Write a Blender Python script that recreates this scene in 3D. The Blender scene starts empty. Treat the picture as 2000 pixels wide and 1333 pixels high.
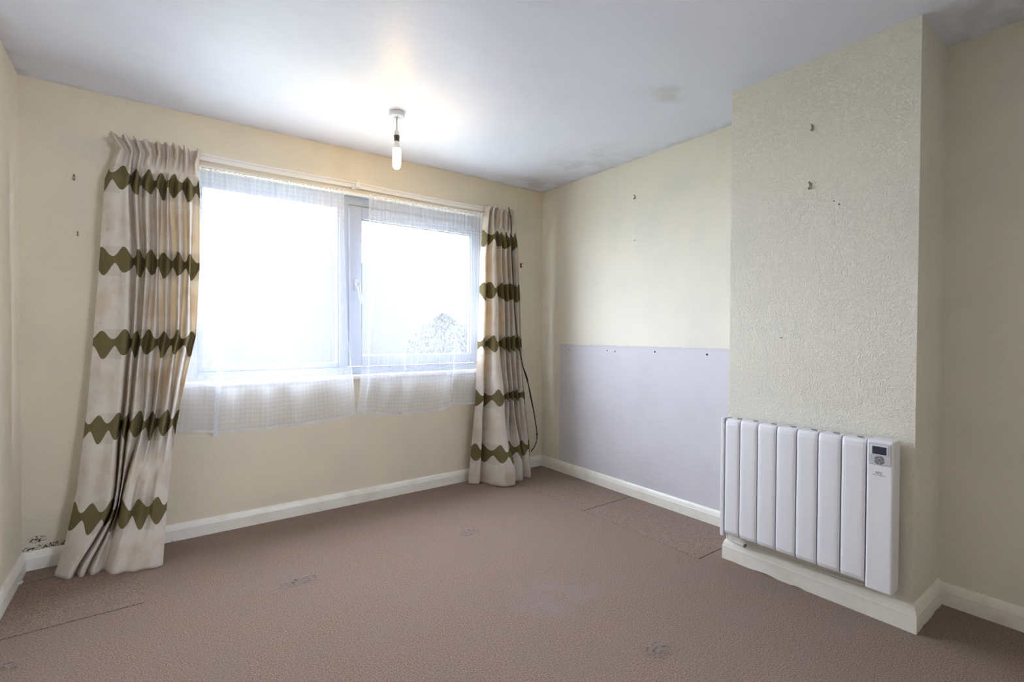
import bpy, bmesh, math, random
from mathutils import Vector, Matrix, noise as mnoise

random.seed(7)
S = bpy.context.scene
C = S.collection

# ------------------------------------------------------------------ camera
cam_d = bpy.data.cameras.new('camera')
cam_d.sensor_width = 36.0
cam_d.lens = 940.46 / 2000.0 * 36.0
cam_d.clip_start = 0.02
cam = bpy.data.objects.new('camera', cam_d)
C.objects.link(cam)
_r = Vector((0.80408892, -0.59448798, 0.00500382))
_u = Vector((0.00435456, 0.01430596, 0.99988818))
_f = Vector((0.59449309, 0.80397722, -0.014092))
cam.matrix_world = Matrix((
    (_r.x, _u.x, -_f.x, -2.7418),
    (_r.y, _u.y, -_f.y, -3.2579),
    (_r.z, _u.z, -_f.z, 1.1578),
    (0, 0, 0, 1)))
S.camera = cam

# ------------------------------------------------------------------ view, sky
S.view_settings.view_transform = 'Standard'
S.view_settings.look = 'None'
S.view_settings.gamma = 1.0
S.view_settings.use_curve_mapping = False
S.view_settings.exposure = 1.80

SKY = 8.0
world = bpy.data.worlds.new('sky')
S.world = world
world.use_nodes = True
wn = world.node_tree
wn.nodes.clear()
wo = wn.nodes.new('ShaderNodeOutputWorld')
wb = wn.nodes.new('ShaderNodeBackground')
wb.inputs['Color'].default_value = (0.825, 0.86, 1.0, 1)
wb.inputs['Strength'].default_value = SKY
wn.links.new(wb.outputs[0], wo.inputs[0])

# room constants (metres): the corner of window wall and right wall is the origin
H = 2.4
W = 3.266
REAR = -3.95
CX = -0.3605           # face of the chimney breast
CY0, CY1 = -1.927, -2.688
OX0, OX1, OZ0, OZ1 = -2.60, -0.615, 0.862, 2.10     # window opening

# a portal only guides the sampling of the sky through the window
pd = bpy.data.lights.new('sky_portal', 'AREA')
pd.shape = 'RECTANGLE'
pd.size = OX1 - OX0
pd.size_y = OZ1 - OZ0
pd.cycles.is_portal = True
po = bpy.data.objects.new('sky_portal', pd)
po.location = ((OX0 + OX1) / 2, 0.24, (OZ0 + OZ1) / 2)
po.rotation_euler = (math.radians(-90), 0, 0)
C.objects.link(po)
pd2 = bpy.data.lights.new('added_landing_portal', 'AREA')  # sampling guide for the window of the added landing
pd2.shape = 'RECTANGLE'; pd2.size = 1.2; pd2.size_y = 1.25
pd2.cycles.is_portal = True
po2 = bpy.data.objects.new('added_landing_portal', pd2)
po2.location = (-0.9, -5.93, 1.525); po2.rotation_euler = (math.radians(90), 0, 0)
C.objects.link(po2)

# ------------------------------------------------------------------ node helpers
class V:
    """a value socket (or a float) with arithmetic that builds math nodes"""
    def __init__(s, t, k): s.t = t; s.k = k
    def _m(s, op, *a):
        n = s.t.nodes.new('ShaderNodeMath'); n.operation = op
        for i, x in enumerate((s,) + a):
            if isinstance(x, V): s.t.links.new(x.k, n.inputs[i])
            else: n.inputs[i].default_value = x
        return V(s.t, n.outputs[0])
    def __add__(s, o): return s._m('ADD', o)
    def __radd__(s, o): return s._m('ADD', o)
    def __sub__(s, o): return s._m('SUBTRACT', o)
    def __rsub__(s, o): return (s * -1.0) + o
    def __mul__(s, o): return s._m('MULTIPLY', o)
    def __rmul__(s, o): return s._m('MULTIPLY', o)
    def __truediv__(s, o): return s._m('DIVIDE', o)
    def sin(s): return s._m('SINE')
    def cos(s): return s._m('COSINE')
    def abs(s): return s._m('ABSOLUTE')
    def fl(s): return s._m('FLOOR')
    def mod(s, o): return s._m('FLOORED_MODULO', o)
    def pw(s, o): return s._m('POWER', o)
    def gt(s, o): return s._m('GREATER_THAN', o)
    def lt(s, o): return s._m('LESS_THAN', o)
    def mx(s, o): return s._m('MAXIMUM', o)
    def mn(s, o): return s._m('MINIMUM', o)
    def clamp(s): return s.mx(0.0).mn(1.0)
    def step(s, a, b):
        n = s.t.nodes.new('ShaderNodeMapRange'); n.interpolation_type = 'SMOOTHSTEP'
        s.t.links.new(s.k, n.inputs[0])
        n.inputs[1].default_value = a; n.inputs[2].default_value = b
        n.inputs[3].default_value = 0.0; n.inputs[4].default_value = 1.0
        return V(s.t, n.outputs[0])

class Mat:
    def __init__(s, name, col=(0.8, 0.8, 0.8), rough=0.6, metal=0.0, spec=0.5):
        s.m = bpy.data.materials.new(name); s.m.use_nodes = True
        s.t = s.m.node_tree
        s.b = s.t.nodes['Principled BSDF']
        s.out = s.t.nodes['Material Output']
        s.b.inputs['Base Color'].default_value = (*col, 1)
        s.b.inputs['Roughness'].default_value = rough
        s.b.inputs['Metallic'].default_value = metal
        s.b.inputs['Specular IOR Level'].default_value = spec
    def xyz(s, kind='Object'):
        tc = s.t.nodes.new('ShaderNodeTexCoord'); sp = s.t.nodes.new('ShaderNodeSeparateXYZ')
        s.t.links.new(tc.outputs[kind], sp.inputs[0])
        s.vec = tc.outputs[kind]
        return [V(s.t, o) for o in sp.outputs]
    def comb(s, x, y, z=0.0):
        n = s.t.nodes.new('ShaderNodeCombineXYZ')
        for i, a in enumerate((x, y, z)):
            if isinstance(a, V): s.t.links.new(a.k, n.inputs[i])
            else: n.inputs[i].default_value = a
        return n.outputs[0]
    def noise(s, scale, detail=2.0, rough=0.5, dist=0.0, vec=None, sx=None):
        n = s.t.nodes.new('ShaderNodeTexNoise')
        n.inputs['Scale'].default_value = scale; n.inputs['Detail'].default_value = detail
        n.inputs['Roughness'].default_value = rough; n.inputs['Distortion'].default_value = dist
        if vec is None:
            if not hasattr(s, 'vec'): s.xyz()
            vec = s.vec
        if sx:
            mp = s.t.nodes.new('ShaderNodeMapping'); mp.inputs['Scale'].default_value = sx
            s.t.links.new(vec, mp.inputs[0]); vec = mp.outputs[0]
        s.t.links.new(vec, n.inputs['Vector'])
        return V(s.t, n.outputs['Fac'])
    def mix(s, a, b, f):
        n = s.t.nodes.new('ShaderNodeMix'); n.data_type = 'RGBA'
        s.t.links.new(f.k, n.inputs[0])
        for i, c in ((6, a), (7, b)):
            if isinstance(c, tuple): n.inputs[i].default_value = (*c, 1)
            else: s.t.links.new(c, n.inputs[i])
        return n.outputs[2]
    def color(s, sock): s.t.links.new(sock, s.b.inputs['Base Color'])
    def rough(s, v): s.t.links.new(v.k, s.b.inputs['Roughness'])
    def bump(s, h, strength, dist):
        n = s.t.nodes.new('ShaderNodeBump')
        n.inputs['Strength'].default_value = strength; n.inputs['Distance'].default_value = dist
        s.t.links.new(h.k, n.inputs['Height'])
        s.t.links.new(n.outputs[0], s.b.inputs['Normal'])
        return n
    def spot(s, X, Y, x, y, rx, ry):
        """soft elliptical blob: 1 in the middle, 0 outside"""
        a = (X - x) * (1.0 / rx); b = (Y - y) * (1.0 / ry)
        return (1.0 - (a * a + b * b)).clamp()

# ------------------------------------------------------------------ materials
CREAM = (0.80, 0.735, 0.585)
def wallpaper(name, col=CREAM, scale=75.0, strength=0.55, dist=0.004):
    M = Mat(name, col, 0.62, spec=0.3)
    xyz = M.xyz()
    n = M.noise(scale, 1.0, 0.4, 0.9)
    n2 = M.noise(scale * 0.5, 1.0, vec=M.vec)
    worm = (1.0 - (n - 0.5).abs().step(0.0, 0.10)) * n2.step(0.30, 0.46)
    M.bump(worm + n2 * 0.25, strength, dist)
    M.xyz_ = xyz
    blotch = M.noise(2.2, 3.0, 0.6).step(0.40, 0.72)
    M.base = M.mix(col, (col[0] * 0.93, col[1] * 0.945, col[2] * 0.97), blotch)
    M.color(M.base)
    return M

m_wall = wallpaper('wallpaper_cream', (0.86, 0.80, 0.665), scale=90, strength=0.35, dist=0.003)
m_chim = wallpaper('wallpaper_embossed', (0.78, 0.755, 0.665), scale=72, strength=0.55, dist=0.003)

# window wall: black mould specks above the skirting in the left corner
m_wwin = wallpaper('wallpaper_window_wall', scale=95, strength=0.35, dist=0.003)
M = m_wwin; X, Y, Z = M.xyz_
sp = M.noise(95, 3.0, 0.65).step(0.47, 0.56)
band = M.spot(X, Z, -3.15, 0.094, 0.17, 0.026).step(0.0, 0.5).mx(M.spot(X, Z, -3.212, 0.143, 0.04, 0.02).step(0.0, 0.6))
grime = M.spot(X, Z, -3.18, 0.10, 0.3, 0.2) * 0.3
c1 = M.mix(M.base, (0.42, 0.40, 0.36), grime)
M.color(M.mix(c1, (0.055, 0.05, 0.045), sp * band))

# right wall: bare grey plaster patch where something once stood
m_wright = wallpaper('wallpaper_right_wall', (0.80, 0.77, 0.67), scale=95, strength=0.28, dist=0.003)
M = m_wright; X, Y, Z = M.xyz_
edge = M.noise(14, 4.0, 0.7) * 0.030
pz = (Z - edge).step(1.066, 1.058)
py = (Y + edge).step(-0.205, -0.222) * Y.gt(-1.86)
patch = pz * py
worn = M.noise(3.0, 3.0).step(0.45, 0.75)
grey = M.mix((0.66, 0.65, 0.705), (0.615, 0.605, 0.655), worn)
rim = ((Z - edge).step(1.030, 1.06)) * 0.28
grey2 = M.mix(grey, (0.50, 0.50, 0.50), rim)
yel = Y.step(-0.26, -0.05) * M.noise(5, 2.0).step(0.3, 0.6) * 0.35
c1 = M.mix(M.base, (0.70, 0.63, 0.47), yel)
M.color(M.mix(c1, grey2, patch))

# ceiling: old satin paint, brushed, with a few stains
m_ceil = Mat('satin_ceiling_paint', (0.72, 0.735, 0.79), 0.36, spec=0.45)
M = m_ceil; X, Y, Z = M.xyz()
big = M.noise(1.6, 4.0, 0.6).step(0.35, 0.75)
base = M.mix((0.81, 0.845, 0.985), (0.76, 0.795, 0.935), big)
st = M.spot(X, Y, -0.60, -1.73, 0.16, 0.10).step(0.0, 0.9) * M.noise(9, 3.0).step(0.35, 0.65)
st2 = (M.spot(X, Y, -0.21, -0.76, 0.3, 0.5) * 0.5 + M.spot(X, Y, -0.05, -0.1, 0.5, 0.25) * 0.9).clamp() * M.noise(7, 4.0, 0.65).step(0.4, 0.62)
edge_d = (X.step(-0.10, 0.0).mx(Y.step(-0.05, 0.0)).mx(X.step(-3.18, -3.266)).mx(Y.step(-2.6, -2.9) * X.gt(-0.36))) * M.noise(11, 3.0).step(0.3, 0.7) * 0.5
c1 = M.mix(base, (0.52, 0.49, 0.46), st * 0.4)
c2 = M.mix(c1, (0.48, 0.455, 0.41), st2 * 0.6)
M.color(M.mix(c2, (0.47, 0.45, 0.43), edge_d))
br = M.noise(9, 5.0, 0.65, 0.6, sx=(1.0, 3.5, 1.0))
M.bump(br, 0.22, 0.010)
M.rough(br * 0.16 + 0.36)

# carpet
def carpet(name):
    M = Mat(name, (0.36, 0.25, 0.20), 0.95, spec=0.1)
    X, Y, Z = M.xyz()
    f1 = M.noise(420, 2.0, 0.7)
    f2 = M.noise(190, 3.0, 0.65)
    mid = M.noise(6.5, 3.0, 0.6).step(0.34, 0.70)
    tuft = (f1 * 0.5 + f2 * 0.5).step(0.39, 0.61)
    c = M.mix((0.105, 0.062, 0.042), (0.42, 0.295, 0.230), tuft)
    c = M.mix(c, (0.24, 0.185, 0.17), mid * 0.30)
    # faded, bluish worn patch and trampled grey zones
    fade = (M.spot(X, Y, -1.32, -1.68, 0.26, 0.20).step(0.0, 0.9) * 0.55 + M.spot(X, Y, -2.35, -0.80, 0.30, 0.10) * 0.35) * M.noise(14, 3.0).step(0.30, 0.65)
    c = M.mix(c, (0.28, 0.245, 0.275), fade * 0.5)
    # crushed dents left by furniture feet
    dent = None
    for (x, y, rx, ry) in ((-2.21, -0.875, 0.115, 0.05), (-1.275, -0.862, 0.085, 0.055), (-1.262, -2.165, 0.075, 0.055), (-3.17, -0.90, 0.06, 0.05)):
        d = (M.spot(X, Y, x, y, rx, ry) * (M.noise(30, 2.0) + 0.5)).step(0.1, 0.8)
        dent = d if dent is None else dent.mx(d)
    lump = M.noise(62, 2.0, 0.55, 0.5, sx=(1.0, 1.9, 1.0))
    M.b.inputs['Sheen Weight'].default_value = 0.16; M.b.inputs['Sheen Roughness'].default_value = 0.5
    c = M.mix(c, (0.235, 0.195, 0.175), dent * 0.35)
    c = M.mix(c, (0.05, 0.036, 0.028), dent * lump.step(0.50, 0.66) * 0.85)
    M.color(c)
    M.bump(f1 * 0.5 + f2 * 0.7 + (dent * lump) * 2.0, 0.75, 0.006)
    return M
m_carpet = carpet('carpet_pile')
m_under = Mat('carpet_backing', (0.075, 0.050, 0.036), 0.95, spec=0.1)

m_gloss = Mat('gloss_white_wood', (0.80, 0.775, 0.70), 0.32)
M = m_gloss; M.xyz()
M.color(M.mix((0.87, 0.855, 0.80), (0.76, 0.73, 0.645), M.noise(6, 4.0, 0.65).step(0.45, 0.75)))
M.bump(M.noise(30, 3.0, sx=(1, 1, 3)), 0.08, 0.004)
m_upvc = Mat('white_upvc', (0.44, 0.475, 0.545), 0.25)
m_handle = Mat('handle_grey_white', (0.50, 0.52, 0.56), 0.3)
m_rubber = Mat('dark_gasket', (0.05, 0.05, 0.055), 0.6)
m_plastic = Mat('white_plastic', (0.82, 0.81, 0.78), 0.35)
m_rose = Mat('ceiling_rose_plastic', (0.72, 0.72, 0.76), 0.35)
m_rail = Mat('cream_rail_plastic', (0.88, 0.87, 0.84), 0.25)
m_beige = Mat('beige_net_rail', (0.68, 0.61, 0.50), 0.5)
m_clear = Mat('clear_glider_plastic', (0.62, 0.70, 0.76), 0.15)
m_steel = Mat('dull_brass_hook', (0.30, 0.27, 0.21), 0.40, metal=0.8)
m_black = Mat('black_rubber_cable', (0.02, 0.017, 0.016), 0.45)
m_brown = Mat('dark_brown_bakelite', (0.075, 0.04, 0.018), 0.30)
m_hole = Mat('dark_plug_hole', (0.03, 0.022, 0.018), 0.8)
m_scuff = Mat('brown_scuff', (0.30, 0.22, 0.14), 0.8)
m_cord = Mat('grey_flex', (0.42, 0.42, 0.42), 0.5)
m_heat = Mat('white_powder_coat', (0.82, 0.83, 0.885), 0.38)
m_heat.xyz(); m_heat.bump(m_heat.noise(260, 2.0), 0.04, 0.002)
m_panel = Mat('silver_control_panel', (0.56, 0.57, 0.62), 0.35)
m_panel2 = Mat('pale_screen_bezel', (0.72, 0.74, 0.80), 0.28)
m_lcd = Mat('dark_blue_display', (0.022, 0.032, 0.060), 0.14)
m_btn = Mat('grey_button', (0.17, 0.17, 0.20), 0.45)
m_ink = Mat('grey_print', (0.22, 0.23, 0.27), 0.6)
m_wcable = Mat('white_flex', (0.72, 0.71, 0.68), 0.45)

# glass pane: clear
mg = bpy.data.materials.new('window_glass'); mg.use_nodes = True
t = mg.node_tree; t.nodes.clear()
o_ = t.nodes.new('ShaderNodeOutputMaterial'); tr = t.nodes.new('ShaderNodeBsdfTransparent')
gl = t.nodes.new('ShaderNodeBsdfGlossy'); gl.inputs['Roughness'].default_value = 0.02
mxs = t.nodes.new('ShaderNodeMixShader'); mxs.inputs[0].default_value = 0.05
tr.inputs[0].default_value = (0.94, 0.97, 0.97, 1)
t.links.new(tr.outputs[0], mxs.inputs[1]); t.links.new(gl.outputs[0], mxs.inputs[2]); t.links.new(mxs.outputs[0], o_.inputs[0])
m_glass = mg

# bulb
def glow(name, col, st):
    m = bpy.data.materials.new(name); m.use_nodes = True
    t = m.node_tree; t.nodes.clear()
    o = t.nodes.new('ShaderNodeOutputMaterial'); e = t.nodes.new('ShaderNodeEmission')
    e.inputs[0].default_value = (*col, 1); e.inputs[1].default_value = st
    t.links.new(e.outputs[0], o.inputs[0])
    return m
m_bulb = glow('warm_bulb_glass', (1.0, 0.60, 0.13), 26.0)

# net curtain: sheer cloth with a woven check
def net_material():
    m = bpy.data.materials.new('sheer_net_check'); m.use_nodes = True
    M = Mat.__new__(Mat); M.m = m; M.t = m.node_tree; M.t.nodes.clear()
    t = M.t
    X, Y, Z = M.xyz('UV')
    def lines(a, per, w):
        return 1.0 - ((a.mod(per) - per / 2).abs()).step(w * 0.5, w)
    gx = lines(X, 0.030, 0.0042); gy = lines(Y, 0.026, 0.0042)
    gy2 = lines(Y + 0.007, 0.026, 0.0022) * 0.7
    g = gx.mx(gy * 0.8).mx(gy2 * 0.8)
    hem = Y.lt(0.016).mx(Y.gt(1.475) * 0.6)
    glow_band = Y.step(0.34, 0.22)  # lower band denser and more translucent, put in for the glow below the sill
    head = Y.step(1.30, 1.44)
    op = (g * (0.038 + glow_band * 0.035) + 0.230 + glow_band * 0.17 + head * 0.10 + hem * 0.30).clamp()
    dif = t.nodes.new('ShaderNodeBsdfDiffuse'); dif.inputs[0].default_value = (0.90, 0.92, 1.0, 1)
    trl = t.nodes.new('ShaderNodeBsdfTranslucent'); trl.inputs[0].default_value = (0.84, 0.89, 1.0, 1)
    trp = t.nodes.new('ShaderNodeBsdfTransparent')
    a = t.nodes.new('ShaderNodeMixShader'); t.links.new((glow_band * 0.40 + 0.09).k, a.inputs[0])
    t.links.new(dif.outputs[0], a.inputs[1]); t.links.new(trl.outputs[0], a.inputs[2])
    b = t.nodes.new('ShaderNodeMixShader'); t.links.new(op.k, b.inputs[0])
    t.links.new(trp.outputs[0], b.inputs[1]); t.links.new(a.outputs[0], b.inputs[2])
    o = t.nodes.new('ShaderNodeOutputMaterial'); t.links.new(b.outputs[0], o.inputs[0])
    return m
m_net = net_material()

# patterned curtain cloth; UV in metres of cloth (u across, v up from the hem)
def curtain_material():
    M = Mat('patterned_curtain_cloth', (0.7, 0.68, 0.63), 0.85, spec=0.15)
    t = M.t
    X, Y, Z = M.xyz('UV')
    P = 0.418
    yl = (Y - 0.262 + P / 2).mod(P) - P / 2
    row = ((Y - 0.262 + P / 2) / P).fl()
    lam = 0.108
    ph = X * (2 * math.pi / lam) + row * 1.9
    hump = (ph.cos() * 0.5 + 0.5)
    swing = ((ph * 0.5) + 0.6).sin()
    top = 0.025 + hump.pw(1.1) * (0.046 + swing * 0.008)
    ph2 = ph - 0.85
    hump2 = (ph2.cos() * 0.5 + 0.5)
    bot = 0.009 + hump2.pw(0.75) * (0.056 - swing * 0.010)
    olive = (yl - top).step(0.0015, -0.0015) * (yl + bot).step(-0.0015, 0.0015)
    weave = M.noise(700, 2.0, 0.6, vec=M.vec, sx=(0.18, 1.0, 1.0))
    oc = M.mix((0.165, 0.135, 0.060), (0.265, 0.225, 0.115), weave.step(0.3, 0.7))
    cream = M.mix((0.78, 0.75, 0.70), (0.87, 0.85, 0.82), weave.step(0.25, 0.75))
    # watercolour washes: peach between the rows, pale grey-beige close to them
    mid = (yl.abs() - 0.13).step(-0.02, 0.03) 
    blot = M.noise(6.0, 3.0, 0.6, vec=M.vec, sx=(1.6, 1.0, 1.0)).step(0.42, 0.62)
    blot2 = M.noise(9.0, 3.0, 0.6, vec=M.vec, sx=(1.3, 0.9, 1.0)).step(0.48, 0.66)
    c = M.mix(cream, (0.70, 0.56, 0.40), mid * blot * 0.42)
    c = M.mix(c, (0.69, 0.60, 0.55), blot2 * 0.45)
    near = (1.0 - (yl.abs() - 0.075).step(-0.004, 0.004))
    cell = ((ph / (4 * math.pi)).mod(1.0)).gt(0.5)
    c = M.mix(c, (0.60, 0.565, 0.49), near * cell * 0.45)
    dirt = M.noise(13, 3.0, 0.7, vec=M.vec).step(0.66, 0.74)
    c = M.mix(c, (0.42, 0.35, 0.28), dirt * 0.5)
    c = M.mix(c, oc, olive)
    M.color(c)
    M.bump(M.noise(420, 2.0, 0.6, vec=M.vec, sx=(0.35, 1.0, 1.0)), 0.12, 0.0015)
    trl = t.nodes.new('ShaderNodeBsdfTranslucent')
    tint = t.nodes.new('ShaderNodeMix'); tint.data_type = 'RGBA'; tint.blend_type = 'MULTIPLY'
    tint.inputs[0].default_value = 1.0
    t.links.new(c, tint.inputs[6]); tint.inputs[7].default_value = (1.0, 0.86, 0.60, 1)
    t.links.new(tint.outputs[2], trl.inputs[0])
    mx = t.nodes.new('ShaderNodeMixShader'); mx.inputs[0].default_value = 0.30
    t.links.new(M.b.outputs[0], mx.inputs[1]); t.links.new(trl.outputs[0], mx.inputs[2])
    t.links.new(mx.outputs[0], M.out.inputs[0])
    return M.m
m_cloth = curtain_material()

# ------------------------------------------------------------------ mesh helpers
def obj(name, bm, mat, parent=None, smooth=False, loc=None):
    me = bpy.data.meshes.new(name)
    bm.normal_update()
    bm.to_mesh(me); bm.free()
    for m in (mat if isinstance(mat, (list, tuple)) else [mat]):
        me.materials.append(m.m if isinstance(m, Mat) else m)
    if smooth:
        for p in me.polygons: p.use_smooth = True
    o = bpy.data.objects.new(name, me); C.objects.link(o)
    if loc is not None: o.location = loc
    if parent is not None: o.parent = parent
    return o

def tag(o, label, cat, group=None):
    o['label'] = label; o['category'] = cat
    if group: o['group'] = group
    return o

def struct(o): o['kind'] = 'structure'; return o

def thing(name, label, cat, loc, group=None):
    o = bpy.data.objects.new(name, None); C.objects.link(o)
    o.empty_display_size = 0.05
    o.location = loc
    return tag(o, label, cat, group)

def box(bm, lo, hi, bev=0.0, seg=2):
    r = bmesh.ops.create_cube(bm, size=1.0)
    vs = r['verts']
    for v in vs:
        v.co = Vector([lo[i] + (v.co[i] + 0.5) * (hi[i] - lo[i]) for i in range(3)])
    if bev > 0:
        es = list({e for v in vs for e in v.link_edges})
        bmesh.ops.bevel(bm, geom=es, offset=bev, segments=seg, profile=0.5, affect='EDGES')
    return bm

def nb(): return bmesh.new()

def tube(bm, pts, r, seg=8, cap=True):
    """tube through points; r float or list"""
    pts = [Vector(p) for p in pts]
    n = len(pts); rings = []
    ref = Vector((0, 0, 1))
    for i, p in enumerate(pts):
        d = (pts[min(i + 1, n - 1)] - pts[max(i - 1, 0)]).normalized()
        a = ref if abs(d.dot(ref)) < 0.95 else Vector((1, 0, 0))
        u = d.cross(a).normalized(); w = d.cross(u).normalized()
        rr = r[i] if isinstance(r, (list, tuple)) else r
        rings.append([bm.verts.new(p + (u * math.cos(2 * math.pi * k / seg) + w * math.sin(2 * math.pi * k / seg)) * rr) for k in range(seg)])
    for i in range(n - 1):
        for k in range(seg):
            bm.faces.new((rings[i][k], rings[i][(k + 1) % seg], rings[i + 1][(k + 1) % seg], rings[i + 1][k]))
    if cap:
        bm.faces.new(list(reversed(rings[0]))); bm.faces.new(rings[-1])
    bmesh.ops.recalc_face_normals(bm, faces=bm.faces[:])
    return bm

def lathe(bm, prof, seg=32, cx=0, cy=0):
    rings = []
    for r, z in prof:
        if r < 1e-6: rings.append([bm.verts.new((cx, cy, z))])
        else: rings.append([bm.verts.new((cx + r * math.cos(2 * math.pi * k / seg), cy + r * math.sin(2 * math.pi * k / seg), z)) for k in range(seg)])
    for a, b in zip(rings, rings[1:]):
        for k in range(seg):
            k2 = (k + 1) % seg
            if len(a) == 1 and len(b) == 1: continue
            if len(a) == 1: bm.faces.new((a[0], b[k], b[k2]))
            elif len(b) == 1: bm.faces.new((a[k], b[0], a[k2]))
            else: bm.faces.new((a[k], b[k], b[k2], a[k2]))
    bmesh.ops.recalc_face_normals(bm, faces=bm.faces[:])
    return bm

def catmull(pts, n):
    """n samples through a list of tuples"""
    out = []; m = len(pts) - 1
    for i in range(n):
        s = i / (n - 1) * m; k = min(int(s), m - 1); f = s - k
        p0 = pts[max(k - 1, 0)]; p1 = pts[k]; p2 = pts[k + 1]; p3 = pts[min(k + 2, m)]
        out.append(tuple(0.5 * (2 * b + (c - a) * f + (2 * a - 5 * b + 4 * c - d) * f * f + (3 * b - a - 3 * c + d) * f ** 3)
                         for a, b, c, d in zip(p0, p1, p2, p3)))
    return out

def lerp_tab(tab, z):
    """tab sorted by falling z: [(z, a, b..)]"""
    if z >= tab[0][0]: return tab[0][1:]
    for a, b in zip(tab, tab[1:]):
        if z >= b[0]:
            f = (a[0] - z) / (a[0] - b[0])
            return tuple(x + (y - x) * f for x, y in zip(a[1:], b[1:]))
    return tab[-1][1:]

def grid(P, UV, name, mat, parent=None, thick=0.0):
    """P[row][col] points, UV likewise -> smooth sheet"""
    bm = nb(); uvl = bm.loops.layers.uv.new('UVMap')
    vs = [[bm.verts.new(p) for p in row] for row in P]
    nr, nc = len(P), len(P[0])
    for i in range(nr - 1):
        for j in range(nc - 1):
            f = bm.faces.new((vs[i][j], vs[i + 1][j], vs[i + 1][j + 1], vs[i][j + 1]))
            for l, (a, b) in zip(f.loops, ((i, j), (i + 1, j), (i + 1, j + 1), (i, j + 1))):
                l[uvl].uv = UV[a][b]
    o = obj(name, bm, mat, parent, smooth=True)
    if thick:
        md = o.modifiers.new('thickness', 'SOLIDIFY'); md.thickness = thick; md.offset = 0
    return o

def text_obj(name, body, size, mat, parent, mw, depth=0.0002):
    cu = bpy.data.curves.new(name, 'FONT'); cu.body = body; cu.size = size; cu.extrude = depth
    cu.align_x = 'CENTER'; cu.align_y = 'CENTER'
    tmp = bpy.data.objects.new(name + '_c', cu); C.objects.link(tmp)
    dg = bpy.context.evaluated_depsgraph_get()
    me = bpy.data.meshes.new_from_object(tmp.evaluated_get(dg))
    bpy.data.objects.remove(tmp); bpy.data.curves.remove(cu)
    me.materials.clear(); me.materials.append(mat.m)
    me.transform(mw)
    o = bpy.data.objects.new(name, me); C.objects.link(o); o.parent = parent
    return o

# ------------------------------------------------------------------ room shell
T = 0.25
# window wall, in one mesh around its opening
bm = nb()
box(bm, (-W - 0.15, 0, -0.05), (OX0, T, H + 0.1))
box(bm, (OX1, 0, -0.05), (0.15, T, H + 0.1))
box(bm, (OX0, 0, -0.05), (OX1, T, OZ0))
box(bm, (OX0, 0, OZ1), (OX1, T, H + 0.1))
struct(obj('wall_window', bm, m_wwin))
bm = nb(); box(bm, (0, REAR - 0.15, -0.05), (0.15, 0, H + 0.1)); struct(obj('wall_right', bm, m_wright))
bm = nb(); box(bm, (-W - 0.15, REAR - 0.15, -0.05), (-W, 0, H + 0.1)); struct(obj('wall_left', bm, m_wall))
# rear wall; its doorway and windowed landing are added to light the window wall
DX0, DX1, DZ = -1.95, -1.05, 2.03
LY = -5.75; LX0, LX1 = -2.75, -0.35
WX0, WX1, WZ0, WZ1 = -1.35, -0.45, 1.0, 2.05
bm = nb(); box(bm, (-W, REAR - 0.12, -0.05), (DX0, REAR, H + 0.1)); box(bm, (DX1, REAR - 0.12, -0.05), (0, REAR, H + 0.1)); box(bm, (DX0, REAR - 0.12, DZ), (DX1, REAR, H + 0.1))
struct(obj('wall_rear', bm, m_wall))
bm = nb()
box(bm, (LX0 - 0.1, LY, -0.05), (LX0, REAR - 0.12, H + 0.1)); box(bm, (LX1, LY, -0.05), (LX1 + 0.1, REAR - 0.12, H + 0.1))
box(bm, (LX0 - 0.1, LY - 0.2, -0.05), (WX0, LY, H + 0.1)); box(bm, (WX1, LY - 0.2, -0.05), (LX1 + 0.1, LY, H + 0.1))
box(bm, (WX0, LY - 0.2, -0.05), (WX1, LY, WZ0)); box(bm, (WX0, LY - 0.2, WZ1), (WX1, LY, H + 0.1))
struct(obj('wall_added_landing', bm, m_wall))  # added landing, its window opening lets in the fill light
bm = nb(); box(bm, (LX0, LY, H), (LX1, REAR - 0.12, H + 0.1)); box(bm, (DX0, REAR - 0.12, DZ - 0.01), (DX1, REAR, DZ)); struct(obj('ceiling_added_landing', bm, m_wall))
bm = nb(); box(bm, (LX0, LY, -0.06), (LX1, REAR, -0.001)); fl2 = struct(obj('floor_added_landing', bm, m_carpet))
bm = nb(); box(bm, (CX, CY1, -0.008), (0, CY0, H)); struct(obj('wall_chimney', bm, m_chim))
# ceiling: flat, dropping a little along the window wall where it was made good
bm = nb()
ys = [(REAR, 0.0), (-0.48, 0.0), (-0.40, -0.002), (-0.34, -0.007), (-0.2, -0.013), (0.0, -0.018)]
def drop(x): return max(0.0, min(1.0, (-x - 0.7) / 2.2))
xs = [-W + W * i / 24 for i in range(25)]
g = [[bm.verts.new((x, y * (0.55 + 0.45 * drop(x)) if -0.49 < y < 0 else y, H + dz * drop(x))) for x in xs] for y, dz in ys]
for a, b in zip(g, g[1:]):
    for k in range(24): bm.faces.new((a[k], b[k], b[k + 1], a[k + 1]))
top = [bm.verts.new(c) for c in ((-W, REAR, H + 0.1), (0, REAR, H + 0.1), (0, 0, H + 0.1), (-W, 0, H + 0.1))]
bm.faces.new(top)
ce = struct(obj('ceiling', bm, m_ceil, smooth=False))

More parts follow.
